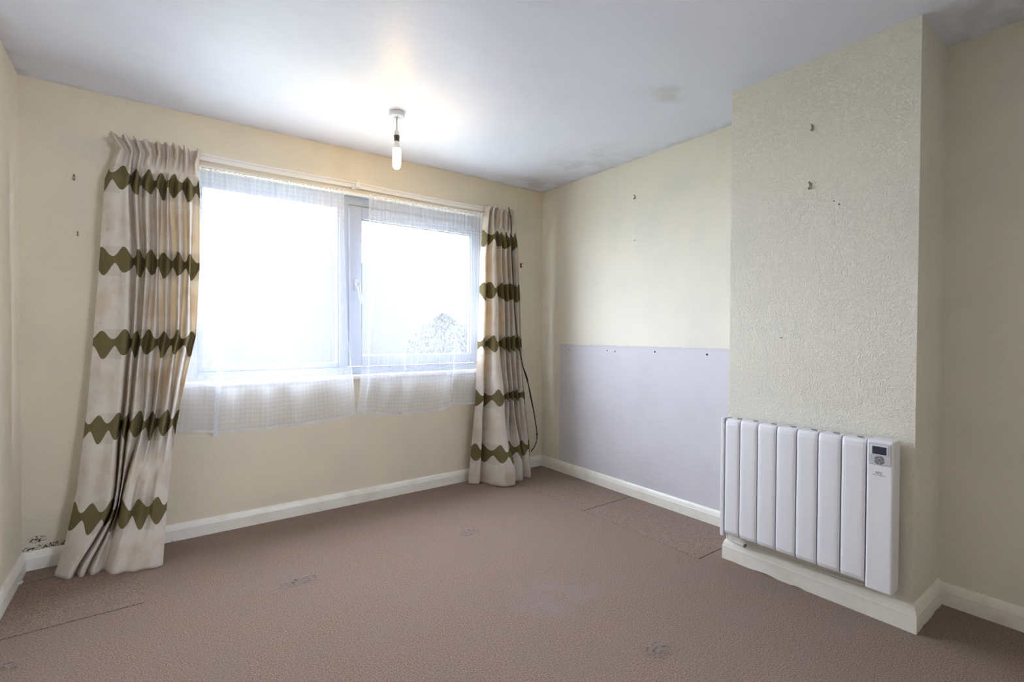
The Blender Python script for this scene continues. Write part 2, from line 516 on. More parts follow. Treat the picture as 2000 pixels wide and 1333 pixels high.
# floor: backing slab with the main fitted carpet; the off-cut strips are laid separately
G = 0.003
def slab(bm, x0, y0, x1, y1, z0=-0.008, z1=0.0):
    box(bm, (x0, y0, z0), (x1, y1, z1))
XA, YA, YB = -0.490, -1.012, -1.850
XC, YC, YD = -2.790, -0.683, -0.165
bm = nb()
slab(bm, -W, REAR, 0, YB)                       # near part
slab(bm, XC, YC, XA, 0)                        # middle, window side
slab(bm, -W, YB, XA, YC)                        # middle
for f in bm.faces: f.material_index = 0
n0 = len(bm.faces)
box(bm, (-W, REAR, -0.06), (0, 0, -0.0081))
bm.faces.ensure_lookup_table()
for f in bm.faces[n0:]: f.material_index = 1
struct(obj('floor', bm, [m_carpet, m_under]))
def strip(label, x0, y0, x1, y1, lift=0.0022):
    bm = nb(); box(bm, (x0 + 0.0002, y0 + G, -0.0081), (x1 - 0.0002, y1 - G, lift), 0.0020, 2)
    tag(obj('carpet_strip', bm, m_carpet), label, 'carpet', 'carpet off-cuts along the walls')
strip('brown carpet off-cut in the far right corner under the black cable', XA, YA, -0.001, -0.001)
strip('brown carpet off-cut along the grey plaster patch, next to the chimney breast', XA, YB, -0.001, YA)
strip('brown carpet off-cut on the floor in front of the long left curtain', -W + 0.001, YC, XC, YD)
strip('narrow carpet off-cut under the left curtain against the mouldy skirting', -W + 0.001, YD, XC, -0.001)

# skirting boards
PROF = [(0.0, 0.0), (0.018, 0.0), (0.018, 0.060), (0.0165, 0.063), (0.0145, 0.072), (0.0105, 0.083), (0.006, 0.090), (0.0, 0.092)]
def skirting(name, path, inward, sc=1.0, jag=False, n=1):
    """path: corner points on the wall line (x, y); the board stands off by mitred normals"""
    bm = nb(); pts = [Vector((x, y, 0)) for x, y in path]
    if n > 1:
        q = []
        for a, b in zip(pts, pts[1:]):
            q += [a.lerp(b, i / n) for i in range(n)]
        q.append(pts[-1]); pts = q
    m = len(pts); rows = []
    for i, p in enumerate(pts):
        nn = []
        for a, b in ((i - 1, i), (i, i + 1)):
            if a >= 0 and b < m:
                d = (pts[b] - pts[a]).normalized(); nn.append(Vector((-d.y, d.x, 0)) * inward)
        if len(nn) == 2:
            s = nn[0] + nn[1]; off = s / max(s.length_squared / 2, 1e-6)
        else: off = nn[0]
        row = []
        for k, (o_, z) in enumerate(PROF):
            zz = z * sc
            if jag and k < 2: zz += max(0.0, mnoise.noise(Vector((p.x * 12, p.y * 12, 3.1)))) * 0.020
            row.append(bm.verts.new(p + off * o_ + Vector((0, 0, zz))))
        rows.append(row)
    for a, b in zip(rows, rows[1:]):
        for k in range(len(PROF) - 1): bm.faces.new((a[k], b[k], b[k + 1], a[k + 1]))
        bm.faces.new((a[-1], b[-1], b[0], a[0]))
    bm.faces.new(rows[0]); bm.faces.new(rows[-1])
    bmesh.ops.recalc_face_normals(bm, faces=bm.faces[:])
    return struct(obj(name, bm, m_gloss))
skirting('baseboard_window', [(-W, 0), (0, 0)], -1)
skirting('baseboard_left', [(-W, REAR), (-W, 0)], -1)
skirting('baseboard_right', [(0, 0), (0, CY0)], -1)
skirting('baseboard_chimney', [(0, CY0), (CX, CY0), (CX, CY1), (0, CY1)], -1, sc=1.12, jag=True, n=60)
skirting('baseboard_alcove', [(0, CY1), (0, REAR)], -1)
skirting('baseboard_rear', [(0, REAR), (DX1 + 0.06, REAR)], -1)
skirting('baseboard_rear_left', [(DX0 - 0.06, REAR), (-W, REAR)], -1)
bm = nb(); box(bm, (DX0 - 0.06, REAR - 0.01, 0), (DX0, REAR + 0.016, DZ + 0.06), 0.003); box(bm, (DX1, REAR - 0.01, 0), (DX1 + 0.06, REAR + 0.016, DZ + 0.06), 0.003); box(bm, (DX0, REAR - 0.01, DZ), (DX1, REAR + 0.016, DZ + 0.06), 0.003)
struct(obj('trim_1', bm, m_gloss))  # architrave of the added doorway

# ------------------------------------------------------------------ window
FY = 0.06                       # room face of the frame
def frame_bm(x0, z0, x1, z1, l, r, b, t, y0, y1, bev=0.004):
    bm = nb()
    box(bm, (x0, y0, z0), (x0 + l, y1, z1), bev); box(bm, (x1 - r, y0, z0), (x1, y1, z1), bev)
    box(bm, (x0 + l - 0.002, y0 + 0.001, z0), (x1 - r + 0.002, y1, z0 + b), bev); box(bm, (x0 + l - 0.002, y0 + 0.001, z1 - t), (x1 - r + 0.002, y1, z1), bev)
    return bm
win = bpy.data.objects.new('window_1', None); C.objects.link(win); win.location = (0, 0, 0)
struct(win)
bm = frame_bm(OX0, OZ0 + 0.012, OX1, OZ1, 0.05, 0.045, 0.052, 0.062, FY, FY + 0.07)
box(bm, (-1.742, FY + 0.004, OZ0 + 0.02), (-1.680, FY + 0.066, OZ1 - 0.01), 0.003)
obj('frame', bm, m_upvc, win)
# fixed light beads
GX0, GX1, GZ0, GZ1 = -2.55, -1.742, 0.926, 2.038
bm = frame_bm(GX0, GZ0, GX1, GZ1, 0.030, 0.014, 0.034, 0.034, FY + 0.012, FY + 0.05, 0.003)
obj('glazing_bead', bm, m_upvc, win)
bm = nb(); box(bm, (GX0 + 0.02, FY + 0.034, GZ0 + 0.02), (GX1 - 0.01, FY + 0.038, GZ1 - 0.02))
obj('pane', bm, m_glass, win)
# opening casement on the right with its handle
SX0, SX1, SZ0, SZ1 = -1.676, -0.664, 0.930, 2.034
bm = frame_bm(SX0, SZ0, SX1, SZ1, 0.082, 0.046, 0.076, 0.086, FY - 0.012, FY + 0.045, 0.006)
sash = obj('casement', bm, m_upvc, win)
bm = nb()
for (a, b) in (((SX0 + 0.080, FY - 0.004, SZ0 + 0.070), (SX0 + 0.086, FY + 0.02, SZ1 - 0.080)), ((SX1 - 0.050, FY - 0.004, SZ0 + 0.070), (SX1 - 0.044, FY + 0.02, SZ1 - 0.080)),
               ((SX0 + 0.08, FY - 0.004, SZ0 + 0.072), (SX1 - 0.044, FY + 0.02, SZ0 + 0.078)), ((SX0 + 0.08, FY - 0.004, SZ1 - 0.088), (SX1 - 0.044, FY + 0.02, SZ1 - 0.082))):
    box(bm, a, b)
obj('gasket', bm, m_rubber, sash)
bm = nb(); box(bm, (SX0 + 0.07, FY + 0.016, SZ0 + 0.06), (SX1 - 0.036, FY + 0.020, SZ1 - 0.07))
obj('pane', bm, m_glass, sash)
bm = nb()
hx, hz = -1.634, 1.492
box(bm, (hx - 0.014, FY - 0.022, hz - 0.035), (hx + 0.014, FY - 0.011, hz + 0.038), 0.004)
tube(bm, [(hx, FY - 0.018, hz), (hx, FY - 0.048, hz)], 0.010, 12)
box(bm, (hx - 0.012, FY - 0.060, hz - 0.016), (hx + 0.014, FY - 0.044, hz + 0.014), 0.004)
tube(bm, [(hx + 0.002, FY - 0.054, hz - 0.006), (hx + 0.012, FY - 0.056, hz - 0.06), (hx + 0.026, FY - 0.055, hz - 0.132)], [0.0095, 0.0088, 0.007], 12)
obj('handle', bm, m_handle, sash, smooth=False)
# sill board
bm = nb(); box(bm, (OX0 - 0.035, -0.034, OZ0 - 0.014), (OX1 + 0.03, FY + 0.02, OZ0 + 0.014), 0.006)
obj('window_sill', bm, m_gloss, win)

# ------------------------------------------------------------------ curtain rail and net rail
ry = -0.047
rail = thing('curtain_rail', 'white plastic curtain rail across the top of the window between the curtains', 'curtain rail', (-1.6, ry, 2.14))
def local(bm, loc):
    bmesh.ops.translate(bm, verts=bm.verts[:], vec=-Vector(loc)); return bm
def rail_half(x0, x1, z0, z1, dy=0.0):
    bm = nb(); n = 24
    prof = [(0.000, -0.020), (0.006, -0.020), (0.006, 0.012), (0.000, 0.0155), (-0.012, 0.0145), (-0.0145, 0.0115), (-0.0145, 0.0080), (-0.012, 0.0055), (0.000, 0.0050)]
    rows = []
    for i in range(n + 1):
        f = i / n; x = x0 + (x1 - x0) * f; z = z0 + (z1 - z0) * f - 0.006 * math.sin(math.pi * f)
        rows.append([bm.verts.new((x, ry + dy + a, z + b)) for a, b in prof])
    for a, b in zip(rows, rows[1:]):
        for k in range(len(prof)): bm.faces.new((a[k], b[k], b[(k + 1) % len(prof)], a[(k + 1) % len(prof)]))
    bm.faces.new(rows[0]); bm.faces.new(rows[-1])
    bmesh.ops.recalc_face_normals(bm, faces=bm.faces[:])
    return local(bm, rail.location)
obj('rail_section', rail_half(-2.93, -1.655, 2.150, 2.148), m_rail, rail)
obj('rail_section', rail_half(-1.675, -0.385, 2.148, 2.152, -0.002), m_rail, rail)
bm = nb(); box(bm, (-1.672, ry - 0.016, 2.132), (-1.640, 0.0, 2.164), 0.004); box(bm, (-1.662, ry - 0.012, 2.160), (-1.648, ry + 0.006, 2.182), 0.003)
obj('bracket', local(bm, rail.location), m_rail, rail)
for bx in (-2.86, -2.2, -1.1, -0.45):
    bm = nb(); box(bm, (bx - 0.011, ry + 0.008, 2.134), (bx + 0.011, 0.0, 2.156), 0.003)
    obj('bracket', local(bm, rail.location), m_rail, rail)
bm = nb(); lathe(bm, [(0, -0.012), (0.008, -0.010), (0.012, 0), (0.008, 0.010), (0, 0.012)], 14)
bmesh.ops.translate(bm, verts=bm.verts[:], vec=(-1.690, ry - 0.016, 2.122))
obj('glider', local(bm, rail.location), m_clear, rail, smooth=True)

nrail = thing('net_rail', 'thin beige rail carrying the net curtains under the curtain rail', 'curtain rail', (-1.6, -0.030, 2.092))
bm = nb(); box(bm, (-2.60, -0.040, 2.098), (-0.60, -0.028, 2.118), 0.003)
obj('rail', local(bm, nrail.location), m_beige, nrail)
bm = nb(); box(bm, (-2.60, -0.046, 2.082), (-0.60, -0.040, 2.098), 0.002); 
obj('channel', local(bm, nrail.location), m_rail, nrail)
for bx in (-2.55, -1.66, -0.66):
    bm = nb(); box(bm, (bx - 0.01, -0.030, 2.100), (bx + 0.01, 0.0, 2.116), 0.002); obj('bracket', local(bm, nrail.location), m_beige, nrail)

# ------------------------------------------------------------------ net curtains
def net(name, label, top, left, right, hem, folds, seed, y0=-0.064):
    """top: (z left, z right); left/right: [(z, x)]; hem: [(f, z)] along the cloth"""
    nc, nr = 260, 70
    rnd = random.Random(seed)
    P, UV = [], []
    ph = rnd.random() * 6
    for i in range(nr):
        v = i / (nr - 1)
        row, ur = [], []
        for j in range(nc):
            f = j / (nc - 1)
            zt = top[0] + (top[1] - top[0]) * f
            zt += 0.006 * (mnoise.noise(Vector((f * 60, seed, 0)))) + 0.003 * math.sin(f * 230)
            zb = lerp_tab([(1 - a, b) for a, b in hem], 1 - f)[0]
            z = zt + (zb - zt) * v
            xl = lerp_tab(left, z)[0]; xr = lerp_tab(right, z)[0]
            g = f
            fold = 0.0
            for (c, w, a, s) in folds:
                d = (f - c) / w
                e = math.exp(-d * d)
                fold += a * e * (0.35 + 0.65 * v)
                g += s * w * d * math.exp(-d * d) * min(1, 0.3 + v)
            x = xl + (xr - xl) * g
            gather = math.exp(-v * 9.0)
            y = y0 - fold
            y += gather * 0.008 * math.sin(f * (xr - xl) * 190 + ph) + gather * 0.005 * math.sin(f * 173 + 1)
            y += (1 - gather) * (0.006 * math.sin(f * 31 + ph) + 0.006 * mnoise.noise(Vector((f * 9, v * 1.2, seed))))
            y -= 0.034 * (max(0.0, min(1.0, (f - 0.10) / 0.10)) if left[0][1] < -2 else max(0.0, min(1.0, (0.82 - f) / 0.15))) * min(1.0, max(0.0, (v - 0.62) / 0.22)) * (0.5 + 0.5 * math.sin(f * 27 + ph + 1.7 * math.sin(f * 7 + seed))) ** 1.5
            if left[0][1] < -2 and f < 0.16: y = max(y, -0.072 - 0.022 * max(0.0, (f - 0.10) / 0.06))
            y = min(y, -0.044 if z < 0.95 else -0.050)
            row.append((x, y, z)); ur.append((f * 1.15 + 0.01, (1 - v) * 1.49))
        P.append(row); UV.append(ur)
    t = thing(name, label, 'net curtain', ((left[0][1] + right[0][1]) / 2, y0, 2.09))
    o = grid([[Vector(p) - t.location for p in r] for r in P], UV, 'sheer', m_net, t)
    # gathered heading tape
    bm = nb()
    rowa = [P[0][j] for j in range(0, nc, 2)]
    tube(bm, [Vector(p) - t.location + Vector((0, 0, -0.004 + 0.003 * math.sin(i * 2.1))) for i, p in enumerate(rowa)], 0.0042, 6)
    obj('heading', bm, m_net_head, t, smooth=True)
    return t
m_net_head = Mat('net_heading_tape', (0.82, 0.78, 0.68), 0.8)
net('net_curtain', 'wide white check net curtain hanging over the left window pane', (2.080, 2.094),
    [(2.09, -2.60), (1.3, -2.62), (0.9, -2.66), (0.59, -2.69)], [(2.10, -1.752), (1.667, -1.742), (1.16, -1.722), (0.624, -1.676)],
    [(0, 0.615), (0.17, 0.594), (0.22, 0.572), (0.27, 0.590), (0.42, 0.580), (0.58, 0.584), (0.82, 0.592), (1.0, 0.624)],
    [(0.215, 0.024, 0.030, -2.6), (0.60, 0.012, 0.016, -1.6), (0.40, 0.05, 0.010, 0.0), (0.80, 0.05, 0.010, 0.0), (0.985, 0.012, 0.008, -0.6)], 3)
net('net_curtain', 'narrower white check net curtain hanging over the right casement', (2.094, 2.112),
    [(2.10, -1.580), (1.682, -1.592), (1.164, -1.633), (0.787, -1.655), (0.63, -1.678)], [(2.12, -0.640), (1.3, -0.655), (0.9, -0.69), (0.60, -0.715)],
    [(0, 0.628), (0.25, 0.592), (0.55, 0.584), (0.735, 0.604), (0.742, 0.628), (0.8, 0.622), (1.0, 0.606)],
    [(0.05, 0.02, 0.018, -1.4), (0.33, 0.012, 0.016, -1.6), (0.735, 0.014, 0.022, -1.4), (0.52, 0.05, 0.010, 0.0), (0.92, 0.03, 0.004, -0.5)], 11)

# ------------------------------------------------------------------ patterned curtains
def drape(name, label, left, right, keys, width, zt, nrow, seed, hem, dz=0.0):
    """left/right: silhouettes [(z, x, y)]; keys: [(z, [(fraction, depth)...])]; hem: [(f, z)]"""
    nc = 300
    def tuck(pts, z):
        # valleys slide under the fold beside them, so that the folds overlap with a crisp crease
        q = list(pts)
        for i in range(1, len(pts) - 1):
            (fa, da), (f, d), (fb, db) = pts[i - 1], pts[i], pts[i + 1]
            if d < da and d < db and z > 0.2:
                side = 0.80 if (i * 7 + int(z * 3)) % 3 else 0.25
                q[i] = (f * 0.35 + 0.65 * (fa + (fb - fa) * side), d - 0.010)
        return q
    prof = [(z, catmull(tuck(pts, z), nc)) for z, pts in keys]
    P, UV = [], []
    B = []
    for i in range(nrow):
        v = i / (nrow - 1)
        row = []; base = []
        for j in range(nc):
            u = j / (nc - 1)
            zb = lerp_tab([(1 - a, b) for a, b in hem], 1 - u)[0]
            ztop = zt + 0.004 * math.sin(u * 47 + seed) + 0.010 * mnoise.noise(Vector((u * 42, seed, 0.2))) + 0.006 * mnoise.noise(Vector((u * 110, seed, 5.2)))
            z = ztop + (zb - ztop) * v
            # interpolate the plan profile over height
            k = 0
            while k < len(prof) - 2 and z < prof[k + 1][0]: k += 1
            a, b = prof[k], prof[k + 1]
            f = max(0.0, min(1.0, (a[0] - z) / (a[0] - b[0]))); f = f * f * (3 - 2 * f)
            fr = a[1][j][0] * (1 - f) + b[1][j][0] * f
            dp = a[1][j][1] * (1 - f) + b[1][j][1] * f
            xl, yl = lerp_tab(left, z); xr, yr = lerp_tab(right, z)
            x = xl + (xr - xl) * fr
            y = yl + (yr - yl) * fr - dp * (1.0 + 0.55 * max(0.0, min(1.0, z / 0.4, (2.12 - z) / 0.16)))
            base.append((fr * 0.42, dp * 0.8 * 0.5))
            # crumple
            y += 0.0045 * mnoise.noise(Vector((x * 10, z * 5, seed))) + 0.0022 * mnoise.noise(Vector((x * 30, z * 14, seed + 4)))
            if z > 2.02:
                y += 0.009 * min(1.0, (z - 2.02) / 0.08) * mnoise.noise(Vector((x * 55, z * 22, seed + 7)))
                x += 0.006 * min(1.0, (z - 2.02) / 0.08) * mnoise.noise(Vector((x * 40, z * 26, seed + 3)))
            if z < 0.12:
                y += 0.010 * (1 - z / 0.12) * mnoise.noise(Vector((x * 16, z * 18, seed + 9)))
            y = min(y, -0.024 - (0.060 if seed < 1 else 0.050) * max(0.0, min(1.0, (z - 0.1) / 0.3)))
            row.append(Vector((x, y, z)))
        P.append(row); B.append(base)
    # cloth coordinate: mean arc length of the fold profile over neighbouring rows
    S = []
    for b_ in B:
        q = [0.0]
        for (a, c), (a2, c2) in zip(b_, b_[1:]): q.append(q[-1] + math.hypot(a2 - a, c2 - c))
        S.append([k / q[-1] for k in q])
    width2 = 0.72 if width > 1.1 else 0.80
    for i in range(nrow):
        lo, hi = max(0, i - 7), min(nrow, i + 8)
        UV.append([(sum(S[k][j] for k in range(lo, hi)) / (hi - lo) * width2 + seed, P[i][j].z + dz) for j in range(nc)])
    c = P[0][nc // 2]
    t = thing(name, label, 'curtain', ((left[-1][1] + right[-1][1]) / 2, -0.15, 0.0))
    o = grid([[p - t.location for p in r] for r in P], UV, 'drape', m_cloth, t, thick=0.0018)
    return t, P

LL = [(2.168, -2.936, -0.1), (2.088, -2.897, -0.1), (1.924, -2.944, -0.1), (1.539, -2.965, -0.1), (1.156, -2.990, -0.1), (0.777, -3.016, -0.113), (0.386, -3.054, -0.137), (0.128, -3.099, -0.152), (0.0, -3.135, -0.16)]
LR = [(2.137, -2.540, -0.1), (2.071, -2.550, -0.1), (1.904, -2.545, -0.1), (1.525, -2.547, -0.1), (1.144, -2.565, -0.1), (0.936, -2.608, -0.109), (0.67, -2.656, -0.161), (0.345, -2.696, -0.239), (0.0, -2.720, -0.33)]
n = 19
def gath(n, a, jit, seed):
    r = random.Random(seed)
    return [(0 if i == 0 else 1 if i == n - 1 else i / (n - 1) + (r.random() - 0.5) * jit, (a if i % 2 else -a) * (0.6 + 0.8 * r.random())) for i in range(n)]
KL = [(2.17, gath(n, 0.034, 0.04, 4)),
      (2.085, gath(n, 0.018, 0.02, 5)),
      (1.93, [(0, 0), (.06, .012), (.16, .014), (.235, .02), (.25, -.018), (.30, .024), (.33, .015), (.355, -.022), (.42, .026), (.475, -.018), (.53, .024), (.585, -.02), (.64, .026), (.69, -.016), (.76, .03), (.82, -.012), (.88, .024), (.94, -.01), (1, 0)]),
      (1.5, [(0, 0), (.09, .012), (.19, .012), (.285, .018), (.305, -.022), (.36, .024), (.385, .012), (.395, -.028), (.45, .028), (.51, -.014), (.555, .022), (.60, -.02), (.66, .028), (.71, -.022), (.78, .036), (.835, -.008), (.885, .022), (.95, -.012), (1, 0)]),
      (1.1, [(0, 0), (.09, .012), (.20, .012), (.31, .02), (.328, -.026), (.37, .024), (.395, .01), (.392, -.034), (.45, .028), (.53, -.008), (.57, .02), (.62, -.018), (.68, .028), (.73, -.02), (.80, .038), (.86, -.002), (.90, .022), (.95, -.012), (1, 0)]),
      (0.7, [(0, 0), (.10, .014), (.22, .014), (.34, .022), (.36, -.028), (.41, .022), (.43, .008), (.425, -.036), (.49, .03), (.57, .004), (.62, .02), (.67, -.004), (.72, .026), (.76, -.006), (.83, .036), (.88, .01), (.92, .022), (.96, -.004), (1, 0)]),
      (0.32, [(0, 0), (.10, .016), (.23, .020), (.375, .028), (.39, -.03), (.43, .020), (.45, .004), (.44, -.036), (.475, .018), (.49, -.034), (.52, .044), (.60, .05), (.67, .028), (.73, .034), (.78, .026), (.85, .044), (.91, .034), (.96, .018), (1, 0)]),
      (0.0, [(0, 0), (.07, .030), (.13, .055), (.17, .040), (.185, -.010), (.23, .038), (.275, .030), (.28, -.02), (.34, .035), (.40, .01), (.44, -.02), (.50, .045), (.56, .055), (.64, .034), (.72, .042), (.80, .030), (.88, .028), (.95, .016), (1, 0)])]
tL, PL = drape('curtain', 'long cream curtain with olive wavy bands left of the window, spilling onto the floor', LL, LR, KL, 1.16, 2.156, 150, 0.0,
               [(0, 0.004), (0.25, 0.004), (1, 0.004)])
RL = [(2.15, -0.662, -0.1), (2.007, -0.680, -0.1), (1.766, -0.708, -0.1), (1.368, -0.715, -0.1), (0.971, -0.732, -0.1), (0.614, -0.749, -0.1), (0.261, -0.785, -0.1), (0.0, -0.811, -0.1)]
RR = [(2.166, -0.377, -0.1), (2.01, -0.360, -0.1), (1.802, -0.348, -0.1), (1.383, -0.324, -0.1), (0.876, -0.309, -0.112), (0.54, -0.296, -0.146), (0.289, -0.282, -0.171), (0.0, -0.281, -0.2)]
n = 15
KR = [(2.17, gath(n, 0.028, 0.04, 14)),
      (2.085, gath(n, 0.015, 0.02, 15)),
      (1.85, [(0, -.01), (.07, .02), (.13, -.015), (.20, .034), (.30, .03), (.355, -.018), (.44, .03), (.50, -.02), (.58, .03), (.655, -.022), (.72, .03), (.79, -.012), (.86, .028), (.94, -.012), (1, 0)]),
      (1.2, [(0, -.01), (.08, .02), (.14, -.02), (.22, .036), (.35, .036), (.41, -.022), (.50, .036), (.555, -.026), (.63, .032), (.70, -.022), (.76, .028), (.82, -.014), (.88, .026), (.95, -.012), (1, 0)]),
      (0.6, [(0, -.01), (.09, .022), (.17, -.02), (.26, .06), (.40, .07), (.48, -.006), (.55, .044), (.60, -.018), (.66, .042), (.72, -.022), (.78, .034), (.83, -.014), (.89, .03), (.96, -.012), (1, 0)]),
      (0.0, [(0, -.01), (.11, .035), (.18, -.015), (.25, .12), (.36, .185), (.52, .17), (.565, .02), (.62, .085), (.74, .09), (.80, -.005), (.84, .03), (.90, .055), (.95, .03), (.98, .0), (1, 0)])]
tR, PR = drape('curtain', 'narrow cream curtain with olive wavy bands right of the window, beside the black cable', RL, RR, KR, 1.0, 2.163, 150, 3.0,
               [(0, 0.004), (0.5, 0.004), (1, 0.004)], 0.025)
# curtain hooks on the heading tape
def hooks(t, P, cols):
    for j in cols:
        p = P[4][j] - t.location
        bm = nb()
        tube(bm, [(p.x - 0.003, p.y - 0.003, p.z - 0.006), (p.x - 0.003, p.y - 0.005, p.z + 0.006), (p.x, p.y - 0.003, p.z + 0.014), (p.x + 0.004, p.y + 0.002, p.z + 0.014), (p.x + 0.004, p.y + 0.006, p.z - 0.004)], 0.0016, 6)
        obj('curtain_hook', bm, m_plastic, t, smooth=True)
hooks(tL, PL, [46, 118, 150, 214, 285])
hooks(tR, PR, [40, 126, 170, 254])

# ------------------------------------------------------------------ black cable beside the right curtain
def smooth_path(pts, n): return catmull(pts, n)
bm = nb()
main = [(-0.470, -0.135, 2.172), (-0.476, -0.172, 2.05), (-0.474, -0.176, 1.864), (-0.455, -0.178, 1.54), (-0.430, -0.172, 1.295), (-0.381, -0.165, 1.047), (-0.330, -0.155, 0.879), (-0.262, -0.15, 0.706), (-0.205, -0.145, 0.489), (-0.170, -0.14, 0.313), (-0.193, -0.145, 0.231), (-0.253, -0.165, 0.190)]
tube(bm, smooth_path(main, 90), 0.0042, 8)
tube(bm, smooth_path([(-0.341, -0.156, 0.905), (-0.296, -0.162, 0.800), (-0.262, -0.158, 0.66), (-0.212, -0.15, 0.50), (-0.188, -0.145, 0.40), (-0.168, -0.142, 0.31)], 40), 0.0038, 8)
lathe(bm, [(0, -0.012), (0.007, -0.008), (0.008, 0), (0.006, 0.009), (0, 0.012)], 10, -0.170, -0.14); bm.verts.ensure_lookup_table()
for v in bm.verts[-32:]: v.co.z += 0.316
cb = obj('cable', bm, m_black, None, smooth=True)
tag(cb, 'thin black cable trailing down over the right curtain to the floor corner', 'cable')

# ------------------------------------------------------------------ pendant light
px, py = -1.649, -0.681
lamp = thing('pendant_light', 'bare lit bulb on a short flex under a round white ceiling rose', 'ceiling light', (px, py, H))
bm = nb(); lathe(bm, [(0, 0), (0.041, 0), (0.0425, -0.003), (0.0425, -0.020), (0.039, -0.025), (0.010, -0.027), (0.006, -0.034), (0, -0.034)], 40)
obj('ceiling_rose', bm, m_rose, lamp, smooth=False)
bm = nb(); tube(bm, [(0, 0, -0.032), (0.001, 0, -0.08), (0, 0, -0.106)], 0.0032, 10); obj('flex', bm, m_cord, lamp, smooth=True)
bm = nb(); lathe(bm, [(0, -0.098), (0.008, -0.099), (0.0135, -0.106), (0.0145, -0.128), (0.0150, -0.130), (0, -0.130)], 28); obj('lamp_holder', bm, m_plastic, lamp, smooth=False)
bm = nb(); lathe(bm, [(0, -0.129), (0.0155, -0.129), (0.0160, -0.138), (0.0145, -0.142), (0.0145, -0.158), (0.0130, -0.161), (0, -0.161)], 28); obj('skirt_ring', bm, m_brown, lamp, smooth=False)
bm = nb(); lathe(bm, [(0, -0.160), (0.0115, -0.160), (0.0125, -0.170), (0.0180, -0.190), (0.0205, -0.202), (0, -0.202)], 28); obj('bulb_cap', bm, m_plastic, lamp, smooth=False)
bm = nb(); lathe(bm, [(0, -0.202), (0.0205, -0.2025), (0.0225, -0.212), (0.0225, -0.285), (0.0205, -0.304), (0.013, -0.314), (0, -0.317)], 32); obj('bulb', bm, m_bulb, lamp, smooth=True)

# ------------------------------------------------------------------ electric radiator
HX = CX - 0.10                 # plane of its front
rad = thing('electric_radiator', 'white wall-mounted electric radiator with vertical fins below the hooks on the chimney breast', 'radiator', (CX, -2.30, 0.15))
def rl(bm): return local(bm, rad.location)
ztop, zbot = 0.742, 0.152
gaps = [-1.963, -2.0385, -2.124, -2.210, -2.296, -2.382, -2.470, -2.558]
def fin_bm(y0, y1):
    """extruded aluminium element: rounded front, sloping top and bottom lips"""
    bm = nb(); d = 0.082; cx = HX + 0.0
    prof = [(0.082, zbot + 0.030), (0.012, zbot + 0.012), (0.004, zbot + 0.020), (0.0, zbot + 0.034), (0.0, ztop - 0.030), (0.003, ztop - 0.012), (0.010, ztop - 0.002), (0.020, ztop), (0.082, ztop - 0.002)]
    ny = 10; rows = []
    for i in range(ny + 1):
        f = i / ny; y = y0 + (y1 - y0) * f
        e = abs(2 * f - 1); bow = 0.0035 * e ** 6          # rounded long edges
        rows.append([bm.verts.new((cx + a + (bow if a < 0.03 else 0), y, z)) for a, z in prof])
    for a, b in zip(rows, rows[1:]):
        for k in range(len(prof) - 1): bm.faces.new((a[k], b[k], b[k + 1], a[k + 1]))
        bm.faces.new((a[-1], b[-1], b[0], a[0]))
    bm.faces.new(rows[0]); bm.faces.new(rows[-1])
    bmesh.ops.recalc_face_normals(bm, faces=bm.faces[:])
    return bm
bm = nb(); box(bm, (HX + 0.001, -1.960, zbot - 0.002), (HX + 0.080, -1.941, ztop + 0.003), 0.004)
obj('end_panel', rl(bm), m_heat, rad)
for a, b in zip(gaps, gaps[1:]):
    fin = obj('fin', rl(fin_bm(a - 0.0028, b + 0.0028)), m_heat, rad)
    bm = nb()
    ym = (a + b) / 2
    for (xx, dy, w) in ((HX + 0.030, 0.012, 0.017), (HX + 0.060, -0.004, 0.020)):
        bm = nb(); box(bm, (xx, ym - dy - w, ztop - 0.0015), (xx + 0.007, ym - dy + w * 0.2, ztop + 0.0004))
        obj('vent_slot', rl(bm), m_black, fin)
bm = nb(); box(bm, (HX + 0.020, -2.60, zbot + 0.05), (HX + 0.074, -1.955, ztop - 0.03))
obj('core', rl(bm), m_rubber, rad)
for yy in (-2.08, -2.50):
    bm = nb(); box(bm, (HX + 0.072, yy - 0.02, 0.22), (CX, yy + 0.02, 0.70))
    obj('wall_bracket', rl(bm), m_plastic, rad)
# control column
bm = nb(); box(bm, (HX - 0.002, -2.648, zbot - 0.002), (HX + 0.082, -2.561, ztop + 0.006), 0.007, 3)
ctl = obj('control_column', rl(bm), m_heat, rad)
bm = nb(); box(bm, (HX - 0.0045, -2.641, 0.650), (HX + 0.002, -2.566, 0.737), 0.003, 2)
obj('control_panel', rl(bm), m_panel, ctl)
bm = nb(); box(bm, (HX - 0.0060, -2.632, 0.690), (HX - 0.002, -2.573, 0.730), 0.0012, 1)
obj('screen_bezel', rl(bm), m_panel2, ctl)
bm = nb(); box(bm, (HX - 0.0066, -2.6265, 0.694), (HX - 0.003, -2.5805, 0.7245))
obj('display', rl(bm), m_lcd, ctl)
